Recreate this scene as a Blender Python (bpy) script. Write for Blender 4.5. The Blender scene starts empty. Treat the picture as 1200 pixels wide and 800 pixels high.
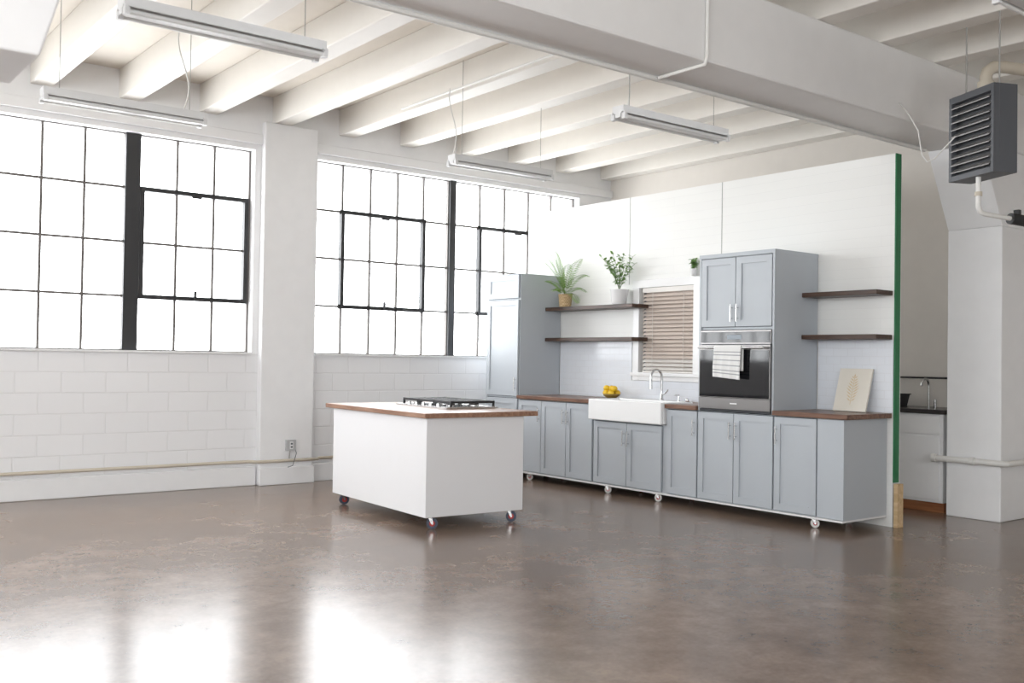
import bpy, math, random
from mathutils import Vector, Matrix
random.seed(7)
scene = bpy.context.scene
pi = math.pi

# ---------------------------------------------------------------- materials
def new_mat(name):
    m = bpy.data.materials.new(name); m.use_nodes = True
    return m, m.node_tree.nodes, m.node_tree.links, m.node_tree.nodes['Principled BSDF']

def mat(name, col, rough=0.5, metal=0.0, var=0.04, scale=6.0, bump=0.0, bscale=40.0, spec=0.5, coat=0.0):
    m, N, L, b = new_mat(name)
    tc = N.new('ShaderNodeTexCoord')
    nz = N.new('ShaderNodeTexNoise'); nz.inputs['Scale'].default_value = scale; nz.inputs['Detail'].default_value = 5
    L.new(tc.outputs['Object'], nz.inputs['Vector'])
    mx = N.new('ShaderNodeMix'); mx.data_type = 'RGBA'
    mx.inputs['A'].default_value = (*[max(0, c*(1-var)) for c in col], 1)
    mx.inputs['B'].default_value = (*[min(1, c*(1+var)) for c in col], 1)
    L.new(nz.outputs['Fac'], mx.inputs['Factor'])
    L.new(mx.outputs['Result'], b.inputs['Base Color'])
    b.inputs['Roughness'].default_value = rough
    b.inputs['Metallic'].default_value = metal
    b.inputs['Specular IOR Level'].default_value = spec
    b.inputs['Coat Weight'].default_value = coat
    if bump > 0:
        n2 = N.new('ShaderNodeTexNoise'); n2.inputs['Scale'].default_value = bscale; n2.inputs['Detail'].default_value = 4
        L.new(tc.outputs['Object'], n2.inputs['Vector'])
        bp = N.new('ShaderNodeBump'); bp.inputs['Strength'].default_value = bump; bp.inputs['Distance'].default_value = 0.01
        L.new(n2.outputs['Fac'], bp.inputs['Height']); L.new(bp.outputs['Normal'], b.inputs['Normal'])
    return m

def block_mat(name, col, axis, bw, bh, rough, mortar=0.006, dist=0.004, mcol=None, strength=0.6, offset=0.5):
    m, N, L, b = new_mat(name)
    tc = N.new('ShaderNodeTexCoord'); sp = N.new('ShaderNodeSeparateXYZ'); cb = N.new('ShaderNodeCombineXYZ')
    L.new(tc.outputs['Object'], sp.inputs[0]); L.new(sp.outputs[axis], cb.inputs['X']); L.new(sp.outputs['Z'], cb.inputs['Y'])
    br = N.new('ShaderNodeTexBrick'); br.offset = offset
    L.new(cb.outputs[0], br.inputs['Vector'])
    br.inputs['Scale'].default_value = 1.0
    br.inputs['Brick Width'].default_value = bw; br.inputs['Row Height'].default_value = bh
    br.inputs['Mortar Size'].default_value = mortar; br.inputs['Mortar Smooth'].default_value = 0.6
    br.inputs['Color1'].default_value = (*col, 1); br.inputs['Color2'].default_value = (*[c*0.98 for c in col], 1)
    br.inputs['Mortar'].default_value = (*(mcol or [c*0.96 for c in col]), 1)
    L.new(br.outputs['Color'], b.inputs['Base Color'])
    inv = N.new('ShaderNodeMath'); inv.operation = 'SUBTRACT'; inv.inputs[0].default_value = 1
    L.new(br.outputs['Fac'], inv.inputs[1])
    nz = N.new('ShaderNodeTexNoise'); nz.inputs['Scale'].default_value = 25; nz.inputs['Detail'].default_value = 5
    L.new(tc.outputs['Object'], nz.inputs['Vector'])
    ad = N.new('ShaderNodeMath'); ad.operation = 'MULTIPLY_ADD'; ad.inputs[1].default_value = 0.25
    L.new(nz.outputs['Fac'], ad.inputs[0]); L.new(inv.outputs[0], ad.inputs[2])
    bp = N.new('ShaderNodeBump'); bp.inputs['Strength'].default_value = strength; bp.inputs['Distance'].default_value = dist
    L.new(ad.outputs[0], bp.inputs['Height']); L.new(bp.outputs['Normal'], b.inputs['Normal'])
    b.inputs['Roughness'].default_value = rough
    return m

def wood_mat(name, c1, c2, rough=0.4, stretch=(14, 1.2, 14)):
    m, N, L, b = new_mat(name)
    tc = N.new('ShaderNodeTexCoord'); mp = N.new('ShaderNodeMapping'); mp.inputs['Scale'].default_value = stretch
    L.new(tc.outputs['Object'], mp.inputs['Vector'])
    nz = N.new('ShaderNodeTexNoise'); nz.inputs['Scale'].default_value = 2.2; nz.inputs['Detail'].default_value = 8; nz.inputs['Distortion'].default_value = 0.6
    L.new(mp.outputs[0], nz.inputs['Vector'])
    cr = N.new('ShaderNodeValToRGB')
    cr.color_ramp.elements[0].position = 0.35; cr.color_ramp.elements[0].color = (*c1, 1)
    cr.color_ramp.elements[1].position = 0.68; cr.color_ramp.elements[1].color = (*c2, 1)
    L.new(nz.outputs['Fac'], cr.inputs[0]); L.new(cr.outputs[0], b.inputs['Base Color'])
    b.inputs['Roughness'].default_value = rough
    return m

def floor_mat():
    m, N, L, b = new_mat('polished_concrete')
    tc = N.new('ShaderNodeTexCoord')
    def noise(s, d, dist=0, rg=0.6):
        n = N.new('ShaderNodeTexNoise'); n.inputs['Scale'].default_value = s; n.inputs['Detail'].default_value = d
        n.inputs['Distortion'].default_value = dist; n.inputs['Roughness'].default_value = rg
        L.new(tc.outputs['Object'], n.inputs['Vector']); return n
    def ramp(src, p0, c0, p1, c1):
        r = N.new('ShaderNodeValToRGB'); r.color_ramp.elements[0].position = p0; r.color_ramp.elements[0].color = (*c0, 1)
        r.color_ramp.elements[1].position = p1; r.color_ramp.elements[1].color = (*c1, 1)
        L.new(src.outputs['Fac'], r.inputs[0]); return r
    def mult(a, c, f):
        mx = N.new('ShaderNodeMix'); mx.data_type = 'RGBA'; mx.blend_type = 'MULTIPLY'; mx.inputs['Factor'].default_value = f
        L.new(a, mx.inputs['A']); L.new(c, mx.inputs['B']); return mx.outputs['Result']
    n1 = noise(0.6, 4, 0, 0.5); n2 = noise(5.5, 8, 0, 0.68); n3 = noise(1.7, 5, 0, 0.55); n4 = noise(38, 4, 0, 0.6)
    r1 = ramp(n1, 0.30, (0.228, 0.158, 0.118), 0.70, (0.320, 0.240, 0.190))
    r2 = ramp(n2, 0.32, (0.62, 0.60, 0.585), 0.68, (1.08, 1.08, 1.08))
    r3 = ramp(n3, 0.35, (0.74, 0.73, 0.72), 0.70, (1.08, 1.08, 1.08))
    r4 = ramp(n4, 0.35, (0.84, 0.83, 0.82), 0.60, (1.02, 1.02, 1.02))
    c = mult(mult(mult(r1.outputs[0], r2.outputs[0], 0.9), r3.outputs[0], 0.85), r4.outputs[0], 0.85)
    L.new(c, b.inputs['Base Color'])
    mr = N.new('ShaderNodeMapRange'); mr.inputs['To Min'].default_value = 0.18; mr.inputs['To Max'].default_value = 0.25
    L.new(n3.outputs['Fac'], mr.inputs['Value']); L.new(mr.outputs[0], b.inputs['Roughness'])
    b.inputs['Specular IOR Level'].default_value = 0.6
    return m

def glass_mat():
    m = bpy.data.materials.new('window_glass'); m.use_nodes = True
    N = m.node_tree.nodes; L = m.node_tree.links; N.clear()
    o = N.new('ShaderNodeOutputMaterial'); t = N.new('ShaderNodeBsdfTransparent'); g = N.new('ShaderNodeBsdfGlossy')
    g.inputs['Roughness'].default_value = 0.03
    mx = N.new('ShaderNodeMixShader'); mx.inputs[0].default_value = 0.05
    L.new(t.outputs[0], mx.inputs[1]); L.new(g.outputs[0], mx.inputs[2]); L.new(mx.outputs[0], o.inputs[0])
    return m

WHITE = mat('white_wall_paint', (0.83, 0.83, 0.835), 0.55, bump=0.08, bscale=18)
BLOCK = block_mat('painted_block', (0.83, 0.83, 0.84), 'X', 0.42, 0.205, 0.42, mortar=0.008, dist=0.005, strength=0.55, mcol=(0.78, 0.78, 0.785))
PARTW = block_mat('partition_panel_paint', (0.81, 0.81, 0.79), 'Y', 5.0, 0.092, 0.42, mortar=0.003, dist=0.002, strength=0.3, mcol=(0.765, 0.765, 0.75))
TILE = block_mat('backsplash_tile', (0.78, 0.81, 0.86), 'Y', 0.15, 0.075, 0.12, mortar=0.003, dist=0.002, strength=0.5, mcol=(0.74, 0.76, 0.80))
CEIL = mat('ceiling_paint', (0.79, 0.735, 0.66), 0.6, var=0.05, bump=0.1, bscale=12)
JOIST = mat('joist_paint', (0.815, 0.785, 0.735), 0.55, var=0.03, bump=0.1, bscale=10)
BEAMM = mat('beam_paint', (0.80, 0.79, 0.78), 0.5, bump=0.08, bscale=10)
BACKW = mat('back_wall_paint', (0.70, 0.66, 0.61), 0.6)
FLOOR = floor_mat()
STEELB = mat('black_steel_sash', (0.03, 0.03, 0.032), 0.45, 0.1)
STEELG = mat('glare_lifted_muntin', (0.13, 0.118, 0.11), 0.5)  # grey lifted to stand in for window glare bleeding over the bars
GLASS = glass_mat()
CAB = mat('cabinet_paint', (0.462, 0.495, 0.530), 0.38, var=0.015)
CABIN = mat('cabinet_reveal', (0.10, 0.11, 0.12), 0.6)
SEAM = mat('panel_seam', (0.40, 0.40, 0.39), 0.6)
BASEW = mat('plinth_white', (0.78, 0.78, 0.78), 0.45)
CTOP = wood_mat('walnut_countertop', (0.11, 0.052, 0.032), (0.23, 0.122, 0.078), 0.33)
ITOP = wood_mat('butcher_block', (0.25, 0.13, 0.08), (0.40, 0.235, 0.155), 0.32)
SHELF = wood_mat('dark_walnut', (0.035, 0.018, 0.012), (0.09, 0.048, 0.03), 0.42)
RAWW = wood_mat('raw_pine', (0.55, 0.38, 0.20), (0.70, 0.52, 0.31), 0.6)
REDW = wood_mat('red_wood', (0.28, 0.10, 0.04), (0.40, 0.17, 0.07), 0.5)
STEEL = mat('brushed_steel', (0.60, 0.60, 0.60), 0.26, 1.0, var=0.03)
STEELD = mat('dark_stainless', (0.27, 0.26, 0.255), 0.28, 1.0, var=0.03)
CHROME = mat('chrome', (0.80, 0.80, 0.80), 0.1, 1.0, var=0.01)
OVGLASS = mat('oven_black_glass', (0.008, 0.008, 0.010), 0.06, 0.0, spec=0.6)
IRON = mat('cast_iron', (0.018, 0.018, 0.02), 0.5)
RUBBER = mat('grey_rubber', (0.06, 0.075, 0.11), 0.5)
RED = mat('red_caster_hub', (0.45, 0.03, 0.025), 0.4)
PORC = mat('porcelain', (0.86, 0.86, 0.86), 0.12, var=0.01)
ISLW = mat('island_white', (0.83, 0.83, 0.845), 0.38, var=0.01)
GREEN = mat('green_painters_tape', (0.012, 0.17, 0.06), 0.5)
LEAF = mat('leaf_green', (0.17, 0.33, 0.04), 0.45, var=0.35, scale=14)
LEAF2 = mat('leaf_sage', (0.22, 0.38, 0.12), 0.5, var=0.3, scale=14)
STEM = mat('stem', (0.12, 0.20, 0.05), 0.6)
SOIL = mat('soil', (0.04, 0.025, 0.015), 0.9)
CLOTH = mat('towel_cotton', (0.80, 0.80, 0.79), 0.9, bump=0.25, bscale=150)
STRIPE = mat('towel_stripe', (0.40, 0.41, 0.43), 0.9)
LEMON = mat('lemon_yellow', (0.80, 0.52, 0.02), 0.45, var=0.12, bump=0.1, bscale=90)
CERB = mat('dark_bowl', (0.25, 0.17, 0.04), 0.35)
PAPER = mat('cream_art_board', (0.77, 0.73, 0.65), 0.75)
GOLD = mat('gold_print', (0.68, 0.54, 0.33), 0.5)
SLAT = mat('beige_blind_slat', (0.74, 0.65, 0.585), 0.55)
SLATB = mat('cream_blind_slat', (0.80, 0.77, 0.73), 0.55)
BACKB = mat('blind_backing', (0.52, 0.44, 0.39), 0.7)
HEATG = mat('heater_grey', (0.085, 0.09, 0.10), 0.5)
HEATD = mat('heater_dark', (0.035, 0.037, 0.042), 0.5)
LOUV = mat('louver_steel', (0.20, 0.19, 0.185), 0.4)
PIPEW = mat('painted_pipe', (0.74, 0.73, 0.70), 0.4)
PIPEB = mat('beige_pipe', (0.55, 0.49, 0.40), 0.5)
CORD = mat('cord', (0.36, 0.35, 0.33), 0.6)
DARKC = mat('dark_stone', (0.035, 0.03, 0.03), 0.25)
FIXW = mat('fixture_enamel', (0.70, 0.70, 0.70), 0.35)
TUBE = mat('fluorescent_tube_glass', (0.80, 0.81, 0.80), 0.2)

def basket_mat():
    m, N, L, b = new_mat('woven_basket')
    tc = N.new('ShaderNodeTexCoord'); w = N.new('ShaderNodeTexChecker'); w.inputs['Scale'].default_value = 55
    w.inputs['Color1'].default_value = (0.66, 0.50, 0.30, 1); w.inputs['Color2'].default_value = (0.42, 0.28, 0.14, 1)
    L.new(tc.outputs['Object'], w.inputs['Vector']); L.new(w.outputs['Color'], b.inputs['Base Color'])
    b.inputs['Roughness'].default_value = 0.8
    return m
BASKET = basket_mat()

# ---------------------------------------------------------------- mesh builder
class B:
    def __init__(s, name): s.name = name; s.v = []; s.f = []; s.m = []; s.sm = []; s.mats = []
    def mi(s, m):
        if m not in s.mats: s.mats.append(m)
        return s.mats.index(m)
    def add(s, vs, fs, m, smooth=False):
        o = len(s.v); s.v += [tuple(v) for v in vs]; k = s.mi(m)
        for f in fs:
            s.f.append(tuple(i+o for i in f)); s.m.append(k); s.sm.append(smooth)
    def box(s, x0, x1, y0, y1, z0, z1, m):
        x0, x1 = sorted((x0, x1)); y0, y1 = sorted((y0, y1)); z0, z1 = sorted((z0, z1))
        vs = [(x0,y0,z0),(x1,y0,z0),(x1,y1,z0),(x0,y1,z0),(x0,y0,z1),(x1,y0,z1),(x1,y1,z1),(x0,y1,z1)]
        s.add(vs, [(0,3,2,1),(4,5,6,7),(0,1,5,4),(1,2,6,5),(2,3,7,6),(3,0,4,7)], m)
    def hexa(s, bot, top, m):
        s.add(list(bot)+list(top), [(0,3,2,1),(4,5,6,7),(0,1,5,4),(1,2,6,5),(2,3,7,6),(3,0,4,7)], m)
    def cyl(s, p0, p1, r, m, r2=None, n=16, cap=True):
        p0 = Vector(p0); p1 = Vector(p1); r2 = r if r2 is None else r2
        d = (p1-p0).normalized(); a = d.orthogonal().normalized(); b = d.cross(a)
        vs = []
        for p, q in ((p0, r), (p1, r2)):
            for i in range(n):
                t = 2*pi*i/n; vs.append(p+(a*math.cos(t)+b*math.sin(t))*q)
        s.add(vs, [(i, (i+1) % n, n+(i+1) % n, n+i) for i in range(n)], m, True)
        if cap:
            s.add(vs[:n], [tuple(reversed(range(n)))], m); s.add(vs[n:], [tuple(range(n))], m)
    def tube(s, pts, r, m, n=12):
        pts = [Vector(p) for p in pts]; rings = []
        prev = None
        for i, p in enumerate(pts):
            if i == 0: d = pts[1]-p
            elif i == len(pts)-1: d = p-pts[i-1]
            else: d = (pts[i+1]-p).normalized()+(p-pts[i-1]).normalized()
            d.normalize()
            a = d.orthogonal().normalized() if prev is None else (prev-d*prev.dot(d)).normalized()
            prev = a; b = d.cross(a)
            rings.append([p+(a*math.cos(2*pi*k/n)+b*math.sin(2*pi*k/n))*r for k in range(n)])
        vs = [v for R in rings for v in R]; fs = []
        for i in range(len(pts)-1):
            for k in range(n):
                fs.append((i*n+k, i*n+(k+1) % n, (i+1)*n+(k+1) % n, (i+1)*n+k))
        s.add(vs, fs, m, True)
        s.add(rings[0], [tuple(reversed(range(n)))], m); s.add(rings[-1], [tuple(range(n))], m)
    def lathe(s, prof, c, m, n=28):
        vs = []; fs = []
        for r, z in prof:
            for k in range(n):
                t = 2*pi*k/n; vs.append((c[0]+r*math.cos(t), c[1]+r*math.sin(t), c[2]+z))
        for i in range(len(prof)-1):
            for k in range(n):
                fs.append((i*n+k, i*n+(k+1) % n, (i+1)*n+(k+1) % n, (i+1)*n+k))
        s.add(vs, fs, m, True)
    def ball(s, c, rx, ry, rz, m, n=16, rings=10):
        vs = []; fs = []
        for i in range(rings+1):
            ph = -pi/2+pi*i/rings
            for k in range(n):
                t = 2*pi*k/n
                vs.append((c[0]+rx*math.cos(ph)*math.cos(t), c[1]+ry*math.cos(ph)*math.sin(t), c[2]+rz*math.sin(ph)))
        for i in range(rings):
            for k in range(n):
                fs.append((i*n+k, i*n+(k+1) % n, (i+1)*n+(k+1) % n, (i+1)*n+k))
        s.add(vs, fs, m, True)
    def finish(s, parent=None, bevel=0.0, loc=None, rot=None):
        me = bpy.data.meshes.new(s.name); me.from_pydata(s.v, [], s.f)
        for m in s.mats: me.materials.append(m)
        me.polygons.foreach_set('material_index', s.m); me.polygons.foreach_set('use_smooth', s.sm)
        me.update()
        o = bpy.data.objects.new(s.name, me); scene.collection.objects.link(o)
        if parent: o.parent = parent
        if loc: o.location = loc
        if rot: o.rotation_euler = rot
        if bevel:
            md = o.modifiers.new('bevel', 'BEVEL'); md.width = bevel; md.segments = 2; md.limit_method = 'ANGLE'; md.angle_limit = 0.9
        return o

def empty(name, loc=(0, 0, 0), rot=(0, 0, 0)):
    e = bpy.data.objects.new(name, None); e.location = loc; e.rotation_euler = rot; e.empty_display_size = 0.1
    scene.collection.objects.link(e); return e

def arc(c, a, b, r, t0, t1, n=8):
    c = Vector(c); a = Vector(a); b = Vector(b)
    return [c+(a*math.cos(t0+(t1-t0)*i/n)+b*math.sin(t0+(t1-t0)*i/n))*r for i in range(n+1)]

# ---------------------------------------------------------------- room shell
XW, XE, YS, YN = -3.4, 9.85, -4.6, 10.4
ZC = 4.30; ZJ = 4.00; SILL = 1.455; HEAD = 3.69

b = B('floor'); b.box(XW-0.4, XE+0.4, YS-0.4, YN+0.4, -0.2, 0, FLOOR); b.finish()
b = B('ceiling'); b.box(XW-0.4, XE+0.4, YS-0.4, YN+0.4, ZC, ZC+0.2, CEIL); b.finish()

W1 = (0.71, 4.47); W2 = (5.23, 9.25)
b = B('wall_north')
T = YN+0.32
b.box(XW-0.35, XE+0.35, YN, T, 0, SILL-0.02, BLOCK)
b.box(XW-0.35, W1[0], YN, T, SILL-0.02, HEAD, WHITE)
b.box(W1[1], W2[0], YN, T, SILL-0.02, HEAD, WHITE)
b.box(W2[1], XE+0.35, YN, T, SILL-0.02, HEAD, WHITE)
b.box(XW-0.35, XE+0.35, YN, T, HEAD, ZC, WHITE)
b.finish()
b = B('pilaster_north'); b.box(4.54, 5.18, YN-0.10, YN-0.0005, 0, ZJ-0.002, WHITE); b.finish(bevel=0.012)
b = B('trim_1'); b.box(XW, 4.54, YN-0.045, YN, HEAD+0.06, HEAD+0.17, WHITE); b.box(5.18, XE, YN-0.045, YN, HEAD+0.06, HEAD+0.17, WHITE); b.finish(bevel=0.008)
b = B('trim_2')
for (a, c) in (W1, W2):
    b.box(a, c, YN-0.03, YN+0.10, SILL-0.02, SILL, WHITE)
b.finish()
b = B('baseboard_north')
b.box(XW, 4.53, YN-0.05, YN-0.0005, 0, 0.20, WHITE); b.box(5.19, XE, YN-0.05, YN-0.0005, 0, 0.20, WHITE)
b.box(4.53, 5.19, YN-0.14, YN-0.1005, 0, 0.19, WHITE)
b.finish(bevel=0.01)
b = B('heating_pipe')
b.tube([(XW, YN-0.06, 0.265), (4.44, YN-0.06, 0.265), (4.50, YN-0.15, 0.265), (5.22, YN-0.15, 0.265), (5.28, YN-0.06, 0.265), (XE-0.02, YN-0.06, 0.265)], 0.017, PIPEB)
b.finish()

def grid_window(name, ax, pos, u0, u1, cols, z0, z1, rows, thick, mat_m, d=0.03):
    bb = B(name)
    def bx(a0, a1, zz0, zz1, t, m):
        if ax == 'x': bb.box(a0, a1, pos-t/2, pos+t/2, zz0, zz1, m)
        else: bb.box(pos-t/2, pos+t/2, a0, a1, zz0, zz1, m)
    for i in range(cols+1):
        u = u0+(u1-u0)*i/cols; w = thick if 0 < i < cols else thick*1.3
        bx(u-w/2, u+w/2, z0, z1, d, mat_m)
    for j in range(rows+1):
        z = z0+(z1-z0)*j/rows; w = thick if 0 < j < rows else thick*1.3
        bx(u0, u1, z-w/2, z+w/2, d*0.96, mat_m)
    bx(u0, u1, z0, z1, 0.004, GLASS)
    return bb

b = B('wall_west')
wy0, wy1 = -3.2, 9.0
b.box(XW-0.35, XW, YS-0.35, YN, 0, SILL, WHITE); b.box(XW-0.35, XW, YS-0.35, YN, HEAD, ZC, WHITE)
b.box(XW-0.35, XW, YS-0.35, wy0, SILL, HEAD, WHITE); b.box(XW-0.35, XW, wy1, YN, SILL, HEAD, WHITE); b.finish()
grid_window('added_window_west', 'y', XW-0.1, wy0, wy1, 24, SILL, HEAD, 4, 0.03, STEELG).finish()  # unseen west windows, added to let daylight into the room
b = B('wall_south')
sx0, sx1 = -2.6, 4.0
b.box(XW, XE+0.35, YS-0.35, YS, 0, SILL, WHITE); b.box(XW, XE+0.35, YS-0.35, YS, HEAD, ZC, WHITE)
b.box(XW, sx0, YS-0.35, YS, SILL, HEAD, WHITE); b.box(sx1, XE+0.35, YS-0.35, YS, SILL, HEAD, WHITE); b.finish()
grid_window('added_window_south', 'x', YS-0.1, sx0, sx1, 15, SILL, HEAD, 4, 0.03, STEELG).finish()  # unseen south windows, added and sized for the light they give
b = B('wall_east'); b.box(XE, XE+0.35, YS, YN, 0, ZC, BACKW); b.finish()

RH = (HEAD-SILL)/4
def steel_window(name, units, mullion, sashes):
    bb = B(name); yp = YN+0.13
    x0 = units[0][0]; x1 = units[-1][1]
    for (a, c, n) in units:
        for i in range(n+1):
            u = a+(c-a)*i/n; w = 0.023
            bb.box(u-w/2, u+w/2, yp-0.018, yp+0.018, SILL, HEAD, STEELG)
        for j in range(5):
            z = SILL+RH*j
            bb.box(a, c, yp-0.0175, yp+0.0175, z-0.0115, z+0.0115, STEELG)
    bb.box(mullion[0], mullion[1], yp-0.05, yp+0.05, SILL, HEAD, STEELB)
    for (a, c) in sashes:
        za, zb = SILL+RH, SILL+3*RH; w = 0.022
        for u in (a, c): bb.box(u-w, u+w, yp-0.04, yp+0.03, za-w, zb+w, STEELB)
        for z in (za, zb): bb.box(a-w, c+w, yp-0.041, yp+0.031, z-w, z+w, STEELB)
        bb.box((a+c)/2-0.05, (a+c)/2+0.05, yp-0.065, yp-0.04, zb-0.045, zb+0.0, STEELB)
        bb.box((a+c)/2-0.012, (a+c)/2+0.012, yp-0.07, yp-0.04, za-0.01, za+0.08, STEELB)
    bb.box(x0, x1, yp-0.002, yp+0.002, SILL, HEAD, GLASS)
    bb.finish()
steel_window('window_1', [(0.72, 3.12, 6), (3.25, 4.46, 3)], (3.11, 3.26), [(3.29, 4.42)])
steel_window('window_2', [(5.24, 7.13, 5), (7.22, 9.24, 5)], (7.13, 7.22), [(5.618, 6.752), (7.624, 8.836)])

b = B('ceiling_joists')
k = -6
while True:
    x = 2.27+0.83*k; k += 1
    if x < XW+0.1: continue
    if x > XE-0.1: break
    b.box(x-0.10, x+0.10, YS, YN, ZJ, ZC, JOIST)
b.finish(bevel=0.01)
BY0, BY1, BZ = 4.45, 4.97, 3.43
b = B('ceiling_beam'); b.box(XW, XE, BY0, BY1, BZ, ZJ-0.001, BEAMM); b.finish(bevel=0.02)
def column(cx):
    bb = B('column')
    h = 0.27
    if cx < 5:
        zb = 2.64; q0, q1 = h+0.21, h+0.44; e = 0.02
        bot = [(cx-q0, BY0-e, zb), (cx+q0, BY0-e, zb), (cx+q0, BY1+e, zb), (cx-q0, BY1+e, zb)]
        top = [(cx-q1, BY0-e, BZ-0.001), (cx+q1, BY0-e, BZ-0.001), (cx+q1, BY1+e, BZ-0.001), (cx-q1, BY1+e, BZ-0.001)]
    else:
        zb = 2.72; q0 = h; q1 = h+0.38
        bot = [(cx-q0, BY0, zb), (cx+q0, BY0, zb), (cx+q0, BY1, zb), (cx-q0, BY1, zb)]
        top = [(cx-q1, BY0, BZ-0.001), (min(cx+q1, XE), BY0, BZ-0.001), (min(cx+q1, XE), BY1, BZ-0.001), (cx-q1, BY1, BZ-0.001)]
    bb.box(cx-h, cx+h, BY0, BY1, 0, zb, WHITE)
    bb.hexa(bot, top, WHITE)
    bb.finish(bevel=0.01)
column(9.42); column(0.48)

# ---------------------------------------------------------------- partition
PX, PX2, PY0, PY1, PZ = 8.06, 8.17, 4.87, 10.04, 3.30
OY0, OY1, OZ0, OZ1 = 7.19, 8.00, 1.30, 2.25
b = B('wall_partition')
b.box(PX, PX2, PY0, OY0, 0, PZ, PARTW); b.box(PX, PX2, OY1, PY1, 0, PZ, PARTW)
b.box(PX, PX2, OY0, OY1, 0, OZ0, PARTW); b.box(PX, PX2, OY0, OY1, OZ1, PZ, PARTW)
b.box(PX-0.003, PX, 6.827, 6.834, 2.3, PZ, SEAM); b.box(PX-0.003, PX, 8.18, 8.186, 2.3, PZ, SEAM)
b.finish()
b = B('trim_3'); b.box(PX+0.001, PX2-0.03, PY0-0.012, PY0-0.001, 0.39, PZ, GREEN); b.finish()
b = B('wood_stud'); b.box(PX+0.0, PX2-0.02, PY0-0.05, PY0-0.013, 0, 0.38, RAWW); b.finish()
b = B('window_5')
w = 0.09
b.box(PX-0.025, PX-0.001, OY0-w, OY0, OZ0-w, OZ1+w, PORC); b.box(PX-0.025, PX-0.001, OY1, OY1+w, OZ0-w, OZ1+w, PORC)
b.box(PX-0.026, PX-0.001, OY0-w-0.015, OY1+w+0.015, OZ1, OZ1+w, PORC); b.box(PX-0.045, PX-0.001, OY0-w-0.02, OY1+w+0.02, OZ0-0.04, OZ0, PORC)
b.box(PX-0.022, PX-0.001, OY0-w, OY1+w, OZ0-w, OZ0-0.04, PORC)
b.finish(bevel=0.004)
b = B('window_blind')
b.box(PX-0.01, PX+0.05, OY0+0.005, OY1-0.045, OZ1-0.055, OZ1-0.002, SLATB)
z = OZ1-0.085
while z > OZ0+0.03:
    m = SLAT if z > OZ0+0.17 else SLATB
    y0, y1 = OY0+0.005, OY1-0.045
    b.hexa([(PX-0.004, y0, z-0.018), (PX+0.030, y0, z+0.008), (PX+0.030, y1, z+0.008), (PX-0.004, y1, z-0.018)],
           [(PX-0.006, y0, z-0.012), (PX+0.028, y0, z+0.014), (PX+0.028, y1, z+0.014), (PX-0.006, y1, z-0.012)], m)
    z -= 0.043
for y in (OY0+0.15, OY1-0.2):
    b.cyl((PX-0.009, y, OZ0+0.02), (PX-0.009, y, OZ1-0.05), 0.0025, SLATB, n=6)
b.box(PX-0.006, PX+0.036, OY0+0.005, OY1-0.045, OZ0+0.003, OZ0+0.02, SLATB)
b.box(PX+0.05, PX+0.09, OY1-0.04, OY1-0.015, OZ0, OZ1, CABIN)
b.box(PX+0.055, PX+0.06, OY0, OY1, OZ0, OZ1, BACKB)
b.finish()
b = B('tile_backsplash')
x0, x1 = PX-0.009, PX-0.0005
b.box(x0, x1, 8.12, 9.365, 1.003, 1.648, TILE)
b.box(x0, x1, 7.07, 8.12, 1.003, OZ0-w-0.002, TILE)
b.box(x0, x1, 6.545, 7.07, 1.003, 1.648, TILE)
b.box(x0, x1, PY0, 5.64, 1.003, 1.648, TILE)
b.finish()

# ---------------------------------------------------------------- cabinets
FX = 7.42
BXK = 8.048
def door(bb, y0, y1, z0, z1, handle=None, hz=None, rail=0.062):
    g = 0.0045; bb.box(FX-0.0012, FX-0.0004, y0-0.001, y1+0.001, z0-0.006, z1+0.006, CABIN)  # dark sheet behind the door paints in the shade of its gaps
    y0 += g; y1 -= g
    xf = FX-0.024
    bb.box(FX-0.011, FX-0.001, y0+rail-0.002, y1-rail+0.002, z0+rail-0.002, z1-rail+0.002, CAB)
    bb.box(xf, FX-0.001, y0, y0+rail, z0, z1, CAB); bb.box(xf, FX-0.001, y1-rail, y1, z0, z1, CAB)
    bb.box(xf, FX-0.001, y0+rail, y1-rail, z0, z0+rail, CAB); bb.box(xf, FX-0.001, y0+rail, y1-rail, z1-rail, z1, CAB)
    if handle:
        y = y0+0.03 if handle == 'lo' else y1-0.03
        if hz is None: hz = z1-0.16
        xh = xf-0.03
        bb.cyl((xh, y, hz-0.08), (xh, y, hz+0.08), 0.0075, STEEL, n=10)
        for dz in (-0.05, 0.05): bb.cyl((xh, y, hz+dz), (xf, y, hz+dz), 0.005, STEEL, n=8)

def caster(bb, x, y, ztop, wm=RUBBER, hub=RED, ang=0.3, r=0.042, hr=0.6):
    bb.box(x-0.04, x+0.04, y-0.035, y+0.035, ztop-0.005, ztop-0.0005, STEEL)
    d = Vector((math.cos(ang), math.sin(ang), 0)); p = Vector((-d.y, d.x, 0))
    c = Vector((x, y, r))+d*0.018
    for s_ in (-1, 1):
        q = c+p*0.021*s_
        a0 = Vector((x, y, ztop-0.005))+p*0.021*s_
        u = d*0.016; t = p*0.0015
        bb.hexa([q-u*0.6-t, q+u*0.6-t, q+u*0.6+t, q-u*0.6+t], [a0-u-t, a0+u-t, a0+u+t, a0-u+t], STEEL)
        bb.cyl(q+p*0.002*s_, q+p*0.007*s_, 0.008, STEEL, n=10)
    bb.cyl(c-p*0.016, c+p*0.016, r-0.001, wm, n=24)
    bb.cyl(c-p*0.0185, c+p*0.0185, r*hr, hub, n=20)

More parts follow.
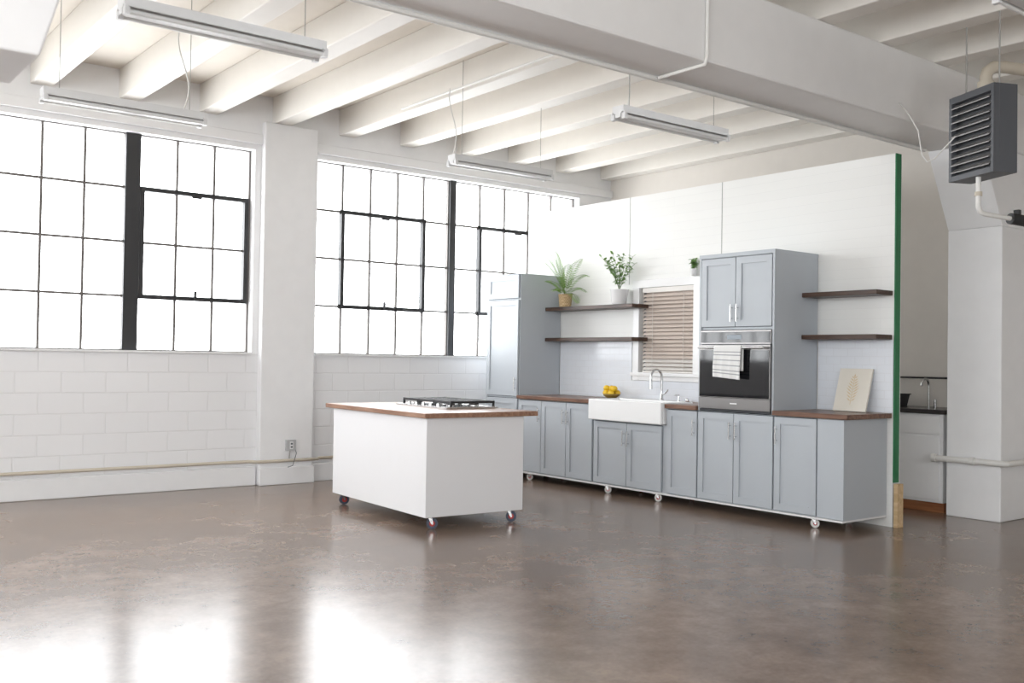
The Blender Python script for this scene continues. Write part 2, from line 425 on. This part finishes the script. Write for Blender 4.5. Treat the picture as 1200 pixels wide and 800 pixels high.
g = 0.002
b = B('pantry_cabinet')
b.box(FX, BXK, 9.37, 10.03, 0.10, 2.46, CAB)
door(b, 9.385, 10.015, 0.115, 0.955); door(b, 9.385, 10.015, 0.985, 2.14, 'lo', 1.13); door(b, 9.385, 10.015, 2.165, 2.445)
b.box(FX-0.02, BXK, 9.37, 10.03, 0.085, 0.10, BASEW)
for (x, y) in ((7.5, 9.5), (7.5, 9.9), (7.95, 9.9), (7.95, 9.5)): caster(b, x, y, 0.085, r=0.037)
b.finish()
def base(y0, y1, doors, zt=0.953, cast=()):
    b = B('base_cabinet')
    b.box(FX, BXK, y0+g, y1-g, 0.10, zt, CAB)
    b.box(FX-0.03, BXK, y0+g, y1-g, 0.084, 0.10, BASEW)
    for dd in doors: door(b, *dd)
    for y in cast:
        caster(b, 7.44, y, 0.084, wm=PIPEW, ang=-0.8, r=0.038, hr=0.45); caster(b, 7.95, y, 0.084, wm=PIPEW, ang=-0.8, r=0.038)
    return b
SY0, SY1 = 6.965, 8.045
Z0, Z1 = 0.112, 0.944
base(8.05, 9.368, [(8.93, 9.36, Z0, Z1, 'lo'), (8.49, 8.93, Z0, Z1, 'lo'), (8.055, 8.49, Z0, Z1, 'hi')], cast=(9.2,)).finish()
base(6.962, 8.05, [(7.52, 8.03, Z0, 0.77, 'lo'), (7.02, 7.52, Z0, 0.77, 'hi')], zt=0.785, cast=(7.86, 7.12)).finish()
base(6.545, 6.962, [(6.55, 6.955, Z0, Z1, 'lo')]).finish()
base(5.645, 6.545, [(6.10, 6.54, Z0, Z1, 'lo'), (5.65, 6.10, Z0, Z1, 'hi')]).finish()
bb = base(4.92, 5.645, [(5.19, 5.64, Z0, Z1, 'hi')], cast=(5.25,))
bb.box(FX-0.02, FX-0.0005, 4.922, 5.183, 0.105, 0.95, CAB)
bb.finish()
b = B('oven_cabinet')
ty0, ty1 = 5.65, 6.54
b.box(FX-0.02, BXK-0.02, ty0, ty0+0.022, 0.957, 2.425, CAB); b.box(FX-0.02, BXK-0.02, ty1-0.022, ty1, 0.957, 2.425, CAB)
b.box(BXK-0.02, BXK, ty0, ty1, 0.957, 2.425, CAB)
b.box(FX, BXK-0.02, ty0+0.022, ty1-0.022, 1.735, 2.425, CAB)
door(b, 6.095, 6.515, 1.765, 2.415, 'lo', 1.89); door(b, 5.675, 6.095, 1.765, 2.415, 'hi', 1.89)
b.box(FX-0.024, BXK, ty0-0.003, ty1+0.003, 2.425, 2.462, CAB)
b.finish()
b = B('wall_oven')
oy0, oy1 = ty0+0.03, ty1-0.03; oz0, oz1 = 0.962, 1.728
b.box(FX-0.01, 7.95, oy0, oy1, oz0, oz1, HEATD)
xf = FX-0.03
b.box(xf, FX-0.01, oy0-0.004, oy1+0.004, 1.60, oz1, STEELD)
b.box(xf-0.004, xf, oy0+0.004, oy1-0.004, 1.612, 1.715, OVGLASS)
b.box(xf-0.0055, xf-0.004, oy0+0.33, oy1-0.33, 1.645, 1.685, mat('oven_display', (0.12, 0.16, 0.2), 0.1))
b.box(xf-0.012, FX-0.01, oy0-0.004, oy1+0.004, 1.095, 1.592, STEELD)
b.box(xf-0.017, xf-0.012, oy0+0.006, oy1-0.006, 1.10, 1.545, OVGLASS)
b.box(xf-0.014, FX-0.01, oy0-0.004, oy1+0.004, 0.985, 1.09, STEELD)
b.box(xf, FX-0.01, oy0-0.004, oy1+0.004, oz0, 0.98, HEATD)
hx = xf-0.065
b.cyl((hx, oy0+0.03, 1.567), (hx, oy1-0.03, 1.567), 0.012, STEEL, n=14)
for y in (oy0+0.07, oy1-0.07): b.cyl((hx, y, 1.567), (xf-0.012, y, 1.567), 0.009, STEEL, n=10)
b.box(xf-0.016, xf-0.014, 6.05, 6.13, 1.035, 1.047, PORC)
b.finish(bevel=0.002)
b = B('dish_towel')
ny = 30; ty_a, ty_b = 5.95, 6.27
prof = []
for i in range(7): prof.append((0.016, -0.22+0.22*i/6))
for i in range(1, 6):
    t = pi*i/6; prof.append((0.016*math.cos(t), 0.016*math.sin(t)))
NF = 30
for i in range(NF+1): prof.append((-0.016, -0.30*i/NF))
vs = []; fs = []; NP = len(prof)
for j in range(ny+1):
    y = ty_a+(ty_b-ty_a)*j/ny
    for (dx, dz) in prof:
        fall = min(1, max(0, -dz/0.2))
        wv = 0.008*math.sin(j*0.7+0.5)*fall if dx < 0 else 0
        vs.append((hx+dx-max(0, wv), y+(0.01*fall if dx < 0 else 0), 1.567+dz*(1-0.08*(j/ny))))
for j in range(ny):
    for i in range(NP-1):
        fs.append((j*NP+i, (j+1)*NP+i, (j+1)*NP+i+1, j*NP+i+1))
b.add(vs, fs, CLOTH, True)
o = b.finish()
o.data.materials.append(STRIPE)
for p in o.data.polygons:
    j, i = divmod(p.index, NP-1)
    if i in (16, 19, 24, 29, 34, 37): p.material_index = 1
md = o.modifiers.new('thick', 'SOLIDIFY'); md.thickness = 0.004; md.offset = 1

bb = B('wood_countertop'); bb.box(7.37, 8.049, 8.052, 9.366, 0.957, 1.0, CTOP); bb.finish(bevel=0.004)
bb = B('wood_countertop'); bb.box(7.37, 8.049, 6.545, 6.958, 0.957, 1.0, CTOP); bb.box(7.81, 8.049, 6.958, 8.052, 0.957, 1.0, CTOP); bb.finish(bevel=0.004)
bb = B('wood_countertop'); bb.box(7.37, 8.049, 4.875, 5.645, 0.957, 1.0, CTOP); bb.finish(bevel=0.004)

b = B('farmhouse_sink')
sx0_, sx1_, sz0, sz1 = 7.325, 7.805, 0.79, 1.012
t = 0.03
b.box(sx0_, sx0_+t, SY0, SY1, sz0, sz1, PORC); b.box(sx1_-t, sx1_, SY0, SY1, sz0, sz1, PORC)
b.box(sx0_+t, sx1_-t, SY0, SY0+t, sz0, sz1, PORC); b.box(sx0_+t, sx1_-t, SY1-t, SY1, sz0, sz1, PORC)
b.box(sx0_+t, sx1_-t, SY0+t, SY1-t, sz0, sz0+t, PORC)
b.cyl((7.57, 7.52, sz0+t), (7.57, 7.52, sz0+t+0.004), 0.045, STEEL)
b.finish(bevel=0.01)
b = B('kitchen_faucet')
fx, fy = 7.93, 7.53
b.lathe([(0, 0), (0.028, 0), (0.028, 0.012), (0.017, 0.025), (0.015, 0.10)], (fx, fy, 1.0005), STEEL)
pts = [Vector((fx, fy, 1.05)), Vector((fx, fy, 1.25))]+arc((fx-0.085, fy, 1.25), (1, 0, 0), (0, 0, 1), 0.085, 0.15, pi, 12)+[Vector((fx-0.17, fy, 1.22))]
b.tube(pts, 0.013, STEEL)
b.cyl((fx-0.17, fy, 1.225), (fx-0.17, fy, 1.13), 0.015, STEEL, r2=0.019)
b.tube([(fx, fy-0.01, 1.07), (fx, fy-0.05, 1.085), (fx-0.01, fy-0.10, 1.12)], 0.008, STEEL)
b.finish()
b = B('soap_dispenser')
b.lathe([(0, 0), (0.018, 0), (0.018, 0.01), (0.01, 0.02), (0.009, 0.06)], (7.93, 7.28, 1.0005), CHROME, 16)
b.tube([(7.93, 7.28, 1.055), (7.93, 7.28, 1.075), (7.87, 7.28, 1.07)], 0.006, CHROME)
b.lathe([(0, 0), (0.02, 0), (0.02, 0.03), (0.012, 0.04), (0, 0.04)], (7.93, 7.16, 1.0005), CHROME, 16)
b.finish()
e = empty('lemon_bowl', (7.84, 8.22, 1.0))
b = B('bowl'); b.lathe([(0, 0.0), (0.05, 0.0), (0.055, 0.006), (0.09, 0.03), (0.10, 0.05), (0.095, 0.05), (0.085, 0.033), (0.05, 0.012), (0, 0.01)], (0, 0, 0.001), CERB); b.finish(parent=e)
b = B('lemons')
for (x, y, z) in [(-0.045, -0.04, 0.062), (-0.045, 0.045, 0.062), (0.045, 0.04, 0.062), (0.045, -0.045, 0.062), (0, 0, 0.112), (-0.03, 0.05, 0.115), (-0.01, -0.055, 0.11), (0.0, 0.0, 0.05)]:
    b.ball((x, y, z), 0.034, 0.042, 0.034, LEMON)
    b.ball((x, y+0.04, z), 0.008, 0.010, 0.008, LEMON, 8, 6)
b.finish(parent=e)

def shelf(y0, y1, z):
    bb = B('wall_shelf'); bb.box(7.80, 8.058 if z > 1.7 else 8.0505, y0, y1, z, z+0.042, SHELF); bb.finish(bevel=0.003)
shelf(7.87, 9.366, 2.02); shelf(7.87, 9.366, 1.65); shelf(4.88, 5.647, 2.04); shelf(4.88, 5.647, 1.65)

b = B('botanical_art_board')
b.box(0, 0.02, -0.165, 0.165, 0, 0.40, PAPER)
def leafq(y, z, dy, dz, w):
    n = Vector((dy, dz)).normalized(); p = Vector((-n.y, n.x))*w
    b.add([(-0.0012, y, z), (-0.0012, y+dy*.5+p.x, z+dz*.5+p.y), (-0.0012, y+dy, z+dz), (-0.0012, y+dy*.5-p.x, z+dz*.5-p.y)], [(0, 1, 2, 3)], GOLD)
b.box(-0.0015, 0, -0.002, 0.002, 0.06, 0.33, GOLD)
for i in range(9):
    z = 0.09+i*0.027; l = 0.085*(1-abs(i-3)/9)
    leafq(0, z, l*0.8, l*0.6, 0.006); leafq(0, z, -l*0.8, l*0.6, 0.006)
leafq(0, 0.31, 0, 0.04, 0.008)
b.finish(loc=(7.90, 5.21, 1.0065), rot=(0, 0.30, 0))

# ---------------------------------------------------------------- plants
def frond(bb, base, az, elev, length, droop, nl=17, ll=0.10, m=LEAF):
    p = Vector(base); d = Vector((math.cos(az)*math.cos(elev), math.sin(az)*math.cos(elev), math.sin(elev)))
    pts = [p.copy()]; n = nl+4; st = length/n
    for i in range(n):
        d = (d+Vector((0, 0, -droop/n))).normalized(); p = p+d*st; pts.append(p.copy())
    bb.tube(pts, 0.0022, STEM, 5)
    for i in range(4, n+1):
        t = (i-4)/(n-4); L_ = ll*(math.sin(pi*(0.18+0.8*t))**0.7+0.12)
        dd = (pts[i]-pts[i-1]).normalized(); side = dd.cross(Vector((0, 0, 1)))
        if side.length < 1e-3: side = Vector((1, 0, 0))
        side.normalize()
        for s_ in (-1, 1):
            q = (side*s_*0.85+dd*0.65-Vector((0, 0, 0.28))).normalized(); w_ = dd*0.0065
            a = pts[i]; mid = a+q*L_*0.5; tip = a+q*L_
            bb.add([a, mid+w_, tip, mid-w_], [(0, 1, 2, 3)], m)

b = B('potted_palm')
c = (7.89, 9.10, 2.0625)
b.lathe([(0, 0), (0.068, 0), (0.073, 0.02), (0.085, 0.15), (0.09, 0.155), (0.078, 0.155), (0.074, 0.13), (0, 0.13)], c, BASKET)
b.lathe([(0, 0.131), (0.074, 0.131)], c, SOIL)
fr = [(pi*0.54, 1.32, .62, 1.1), (-pi*0.52, 1.15, .56, 1.9), (pi, 1.1, .38, 1.6), (pi*0.8, 1.35, .54, 1.3), (-pi*0.7, 1.25, .56, 1.7),
      (-pi*0.52, 0.80, .44, 1.5), (pi*0.9, 1.45, .52, 0.9), (-pi*0.6, 0.55, .42, 1.6), (pi*1.1, 0.9, .32, 1.6), (pi*.58, 1.42, .58, 1.0),
      (-pi*0.55, 1.35, .58, 1.9), (pi*0.7, 1.3, .5, 1.3)]
for (az, el, ln, dr) in fr:
    frond(b, (c[0], c[1], c[2]+0.13), az, el, ln, dr, ll=0.09)
b.finish()

def leafy(name, c, pot, nst, h, spread, lsz, seed):
    random.seed(seed)
    b = B(name); b.lathe(pot, c, PORC)
    ptop = max(z for r, z in pot); b.lathe([(0, ptop-0.02), (min(pot[-2][0], .07), ptop-0.02)], c, SOIL)
    for i in range(nst):
        az = 2*pi*i/nst+random.uniform(-.3, .3); out = spread*random.uniform(.3, 1.0)
        hh = h*random.uniform(.6, 1.0)
        p0 = Vector((c[0], c[1], c[2]+ptop-0.03)); pts = []
        for k in range(9):
            t = k/8; pts.append(p0+Vector((math.cos(az)*out*t**1.4*(0.2 if math.cos(az) > 0 else 1), math.sin(az)*out*t**1.2, hh*(t-0.25*t*t))))
        b.tube(pts, 0.002, STEM, 5)
        for k in range(2, 9):
            for q in range(3):
                a2 = random.uniform(0, 2*pi); el = random.uniform(-.1, .9)
                d = Vector((math.cos(a2)*math.cos(el), math.sin(a2)*math.cos(el), math.sin(el)))
                s_ = d.cross(Vector((0, 0, 1))).normalized(); L_ = lsz*random.uniform(.7, 1.2); a = pts[k]
                bend = Vector((0, 0, -L_*0.2))
                b.add([a, a+d*L_*.35+s_*L_*.27, a+d*L_*.75+s_*L_*.2+bend*.4, a+d*L_+bend, a+d*L_*.75-s_*L_*.2+bend*.4, a+d*L_*.35-s_*L_*.27], [(0, 1, 2, 3, 4, 5)], LEAF2)
    b.finish()
leafy('potted_leafy_plant', (7.92, 8.20, 2.0625), [(0, 0), (0.07, 0), (0.085, 0.02), (0.105, 0.17), (0.11, 0.175), (0.10, 0.175), (0.095, 0.14), (0, 0.14)], 15, 0.58, 0.36, 0.058, 11)
leafy('small_leafy_plant', (PX-0.045, 7.17, OZ1+w+0.001), [(0, 0), (0.028, 0), (0.034, 0.07), (0.036, 0.075), (0.03, 0.075), (0.03, 0.05), (0, 0.05)], 7, 0.20, 0.05, 0.045, 9)

# ---------------------------------------------------------------- island
isl = empty('kitchen_island', (4.51, 6.92, 0), (0, 0, math.radians(-3.0)))
b = B('body')
Lw, Ll = 0.985, 1.80
b.box(0, Lw, 0, Ll, 0.103, 0.925, ISLW)
b.finish(parent=isl, bevel=0.004)
b = B('wood_top'); b.box(-0.035, Lw+0.13, -0.035, Ll+0.12, 0.926, 0.968, ITOP); b.finish(parent=isl, bevel=0.004)
b = B('casters')
for (x, y, a) in [(0.08, 0.06, -0.45), (Lw-0.10, 0.06, -0.7), (0.05, Ll-0.12, -0.1), (Lw-0.10, Ll-0.09, 0.3)]:
    caster(b, x, y, 0.1025, ang=a, r=0.048, hr=0.5)
b.finish(parent=isl)
b = B('cooktop')
ca, cb_, c0, c1 = 0.50, 1.06, 0.52, 1.46; zt = 0.9685
b.box(ca, cb_, c0, c1, zt, zt+0.012, STEEL)
b.box(ca+0.03, cb_-0.02, c0+0.02, c1-0.02, zt+0.012, zt+0.015, STEEL)
for (x, y) in [(0.66, 0.70), (0.90, 0.70), (0.78, 1.0), (0.66, 1.30), (0.90, 1.30)]:
    b.cyl((x, y, zt+0.015), (x, y, zt+0.027), 0.05, STEEL, n=20); b.cyl((x, y, zt+0.027), (x, y, zt+0.036), 0.038, IRON, n=20)
for k in range(3):
    y0 = c0+0.025+k*0.30; y1 = y0+0.29; x0, x1 = ca+0.07, cb_-0.03; z0, z1 = zt+0.046, zt+0.068; q = 0.009
    for x in (x0, x1, (x0+x1)/2): b.box(x-q, x+q, y0, y1, z0, z1, IRON)
    for y in (y0+q, y1-q, (y0+y1)/2, y0+0.08, y1-0.08): b.box(x0, x1, y-q, y+q, z0, z1-0.001, IRON)
    for x in (x0, x1):
        for y in (y0+q, y1-q): b.box(x-q, x+q, y-q, y+q, zt+0.014, z0, IRON)
for k in range(5):
    y = c0+0.19+k*0.135; b.cyl((ca+0.028, y, zt+0.012), (ca+0.028, y, zt+0.04), 0.019, STEEL, r2=0.016, n=16)
b.finish(parent=isl)

# ---------------------------------------------------------------- ceiling fixtures (switched off)
def fixture(x0, y, cordx=None, z=3.30):
    x1 = x0+1.22
    b = B('fluorescent_light_fixture')
    for s_ in (-1, 1):
        b.hexa([(x0+0.02, y+s_*0.035-.001, z+0.02), (x1-0.02, y+s_*0.035-.001, z+0.02), (x1-0.02, y+s_*0.035+.001, z+0.02), (x0+0.02, y+s_*0.035+.001, z+0.02)],
               [(x0+0.02, y+s_*0.10-.001, z+0.0), (x1-0.02, y+s_*0.10-.001, z+0.0), (x1-0.02, y+s_*0.10+.001, z+0.0), (x0+0.02, y+s_*0.10+.001, z+0.0)], FIXW)
        b.cyl((x0+0.03, y+s_*0.06, z-0.015), (x1-0.03, y+s_*0.06, z-0.015), 0.014, TUBE, n=12)
        for x in (x0, x1-0.03): b.box(x, x+0.03, y+s_*0.06-0.018, y+s_*0.06+0.018, z-0.035, z+0.02, FIXW)
    b.box(x0, x1, y-0.06, y+0.06, z+0.01, z+0.07, FIXW)
    b.box(x0, x1, y-0.03, y+0.03, z-0.02, z+0.01, FIXW)
    for x in (x0+0.12, x1-0.12):
        k = round((x-2.27)/0.83); onj = abs(x-(2.27+0.83*k)) < 0.10
        b.cyl((x, y, z+0.07), (x, y, (ZJ if onj else ZC)-0.001), 0.003, CORD, n=6)
    if cordx:
        pts = []
        for i in range(13):
            t = i/12
            pts.append((x0+cordx+0.05*math.sin(t*pi*1.6), y+0.03*math.sin(pi*t), z+0.07+(ZJ-z-0.07)*t))
        b.tube(pts, 0.006, PIPEW, 6)
    b.finish()
fixture(1.62, 5.62); fixture(1.73, 7.90, 1.05); fixture(5.27, 5.50, 0.1); fixture(5.35, 7.86, 0.02); fixture(5.05, 2.44, z=3.32)

b = B('electrical_conduit')
b.tube([(5.06, BY0-0.016, 3.98), (5.06, BY0-0.016, 3.46), (5.06, BY0+0.0, 3.41), (5.06, 4.87, 3.41)], 0.014, PIPEW)
b.finish()
b = B('beam_conduit'); b.tube([(XW+0.02, 4.90, BZ-0.021), (8.6, 4.90, BZ-0.021)], 0.018, PIPEW); b.finish()
b = B('joist_conduit'); b.tube([(5.36, 5.02, ZJ-0.012), (5.36, 8.8, ZJ-0.012)], 0.011, PIPEW); b.finish()
b = B('hanging_cord')
b.tube([(5.0, 4.99, 3.98), (5.02, 5.05, 3.8), (5.12, 5.15, 3.62), (5.25, 5.3, 3.55), (5.36, 5.42, 3.6), (5.40, 5.45, 3.75), (5.40, 5.45, 3.98)], 0.005, PIPEW, 6); b.finish()

b = B('wall_outlet')
x, y, z = 4.90, YN-0.10, 0.43
b.box(x-0.055, x+0.055, y-0.045, y-0.0005, z-0.06, z+0.06, mat('outlet_grey', (0.45, 0.45, 0.46), 0.4))
b.box(x-0.02, x+0.02, y-0.05, y-0.045, z-0.04, z+0.04, PORC)
for dz in (-0.018, 0.018): b.box(x-0.012, x+0.012, y-0.052, y-0.05, z+dz-0.010, z+dz+0.010, CABIN)
b.tube([(x-0.01, y-0.03, z-0.06), (x-0.02, y-0.035, z-0.13), (x-0.015, y-0.03, z-0.145)], 0.007, CORD, 8)
b.tube([(x+0.04, y-0.035, z-0.02), (x+0.06, y-0.05, z-0.09), (x, y-0.085, z-0.22), (x-0.06, y-0.09, z-0.235)], 0.004, CABIN, 6)
b.finish()

b = B('steam_pipe')
b.tube([(9.08, 5.06, 0.545), (9.08, 4.37, 0.545), (9.14, 4.37, 0.545), (9.80, 4.37, 0.545)], 0.028, PIPEW, 14)
b.cyl((9.08, 5.03, 0.545), (9.08, 5.07, 0.545), 0.04, PIPEW); b.cyl((9.08, 4.66, 0.545), (9.08, 4.70, 0.545), 0.037, PIPEW)
b.cyl((9.08, 4.68, 0.545), (9.149, 4.68, 0.545), 0.012, PIPEW)
b.finish()

ht = empty('unit_heater', (7.25, 3.68, 3.14), (0, 0, math.radians(65)))
b = B('housing')
W_, H_, D_ = 0.245, 0.32, 0.10
b.box(-W_, W_, -D_, D_-0.05, -H_, H_, HEATG)
b.box(-W_, -W_+0.03, D_-0.05, D_, -H_, H_, HEATG); b.box(W_-0.03, W_, D_-0.05, D_, -H_, H_, HEATG)
b.box(-W_+0.03, W_-0.03, D_-0.05, D_, H_-0.05, H_, HEATG); b.box(-W_+0.03, W_-0.03, D_-0.05, D_, -H_, -H_+0.04, HEATG)
b.box(-W_+0.03, W_-0.03, D_-0.05, D_-0.046, -H_+0.04, H_-0.05, HEATD)
b.finish(parent=ht, bevel=0.006)
b = B('louvers')
for i in range(10):
    z = -H_+0.075+i*(2*H_-0.155)/9
    b.hexa([(-W_+0.035, D_+0.010, z-0.018), (W_-0.035, D_+0.010, z-0.018), (W_-0.035, D_-0.03, z+0.010), (-W_+0.035, D_-0.03, z+0.010)],
           [(-W_+0.035, D_+0.012, z-0.010), (W_-0.035, D_+0.012, z-0.010), (W_-0.035, D_-0.028, z+0.018), (-W_+0.035, D_-0.028, z+0.018)], LOUV)
b.finish(parent=ht)
b = B('hanging_rods')
for x in (-0.18, 0.18): b.cyl((x, 0, H_), (x, 0, 4.298-3.14), 0.006, CORD, n=8)
b.finish(parent=ht)
b = B('heater_pipe')
b.tube([(7.2, 3.68, 2.82), (7.2, 3.68, 2.60), (7.215, 3.673, 2.565), (7.25, 3.66, 2.55), (7.62, 3.53, 2.52), (9.80, 2.9, 2.50)], 0.018, PIPEW)
b.cyl((7.2, 3.68, 2.68), (7.2, 3.68, 2.71), 0.027, PIPEB)
b.cyl((7.48, 3.58, 2.531), (7.62, 3.53, 2.52), 0.042, IRON); b.box(7.53, 7.57, 3.54, 3.58, 2.53, 2.60, IRON)
b.finish()
b = B('heater_pipe')
b.tube([(7.3, 3.68, 3.461), (7.3, 3.68, 3.58), (7.31, 3.675, 3.62), (7.36, 3.65, 3.66), (7.45, 3.62, 3.67), (9.80, 2.9, 3.70)], 0.045, PIPEB, 16)
b.cyl((7.3, 3.68, 3.49), (7.3, 3.68, 3.54), 0.06, PIPEB)
b.finish()
b = B('heater_cord')
b.tube([(7.2, 3.86, 3.15), (7.16, 4.00, 3.0), (7.16, 4.06, 2.98), (7.19, 4.12, 3.05), (7.22, 4.17, 3.25), (7.3, 4.30, 3.42), (7.4, 4.44, 3.55)], 0.005, PIPEW, 6); b.finish()

# ---------------------------------------------------------------- kitchenette behind
b = B('back_counter_cabinet')
b.box(9.20, 9.82, 5.03, 8.4, 0.10, 0.955, BASEW); b.box(9.26, 9.82, 5.05, 8.4, 0, 0.10, REDW)
for i in range(5):
    y0 = 5.05+i*0.6; b.box(9.185, 9.20, y0+0.01, y0+0.58, 0.13, 0.74, BASEW); b.box(9.185, 9.20, y0+0.01, y0+0.58, 0.76, 0.94, BASEW)
b.box(9.17, 9.845, 5.01, 8.42, 0.957, 1.0, DARKC)
b.finish(bevel=0.003)
b = B('bar_faucet')
b.tube([(9.68, 5.45, 1.001), (9.68, 5.45, 1.22)]+arc((9.61, 5.45, 1.22), (1, 0, 0), (0, 0, 1), 0.07, 0.2, pi, 8), 0.012, STEEL)
b.cyl((9.68, 5.38, 1.001), (9.68, 5.38, 1.08), 0.015, STEEL)
b.finish()
b = B('storage_basket')
b.hexa([(9.47, 5.72, 1.001), (9.73, 5.72, 1.001), (9.73, 6.08, 1.001), (9.47, 6.08, 1.001)], [(9.45, 5.7, 1.12), (9.75, 5.7, 1.12), (9.75, 6.1, 1.12), (9.45, 6.1, 1.12)], IRON)
b.box(9.44, 9.76, 5.69, 6.11, 1.12, 1.13, IRON); b.finish()
b = B('towel_rail'); b.tube([(9.84, 5.1, 1.30), (9.80, 5.1, 1.30), (9.80, 6.3, 1.30), (9.84, 6.3, 1.30)], 0.01, IRON, 8); b.finish()

# ---------------------------------------------------------------- world & portals
wd = bpy.data.worlds.new('overcast_sky'); scene.world = wd; wd.use_nodes = True
N = wd.node_tree.nodes; bg = N['Background']
bg.inputs['Color'].default_value = (0.95, 0.977, 1.0, 1); bg.inputs['Strength'].default_value = 5.0

def portal(name, loc, rot, sx, sy):
    l = bpy.data.lights.new(name, 'AREA'); l.shape = 'RECTANGLE'; l.size = sx; l.size_y = sy
    o = bpy.data.objects.new(name, l); scene.collection.objects.link(o); o.location = loc; o.rotation_euler = rot
    l.cycles.is_portal = True
zc = (SILL+HEAD)/2; hh = HEAD-SILL
portal('sky_portal', ((W1[0]+W1[1])/2, YN+0.31, zc), (-pi/2, 0, 0), W1[1]-W1[0], hh)
portal('sky_portal', ((W2[0]+W2[1])/2, YN+0.31, zc), (-pi/2, 0, 0), W2[1]-W2[0], hh)
portal('sky_portal', (XW-0.34, (wy0+wy1)/2, zc), (pi/2, 0, -pi/2), wy1-wy0, hh)
portal('sky_portal', ((sx0+sx1)/2, YS-0.34, zc), (pi/2, 0, 0), sx1-sx0, hh)

# ---------------------------------------------------------------- camera
al = math.radians(52.1); th = 0.01823; rho = 0.01577
F = Vector((math.cos(al)*math.cos(th), math.sin(al)*math.cos(th), math.sin(th)))
R0 = Vector((math.sin(al), -math.cos(al), 0)); U0 = R0.cross(F)
R = (R0+rho*U0).normalized(); U = (U0-rho*R0).normalized()
M = Matrix((R, U, -F)).transposed().to_4x4(); M.translation = Vector((0, 0, 1.42))
cd = bpy.data.cameras.new('camera'); cd.sensor_width = 36; cd.lens = 35.04; cd.clip_start = 0.05; cd.clip_end = 500
cd.dof.use_dof = True; cd.dof.focus_distance = 9.3; cd.dof.aperture_fstop = 2.8
cam = bpy.data.objects.new('camera', cd); scene.collection.objects.link(cam); cam.matrix_world = M
scene.camera = cam

scene.view_settings.view_transform = 'Standard'
scene.view_settings.exposure = 0.83
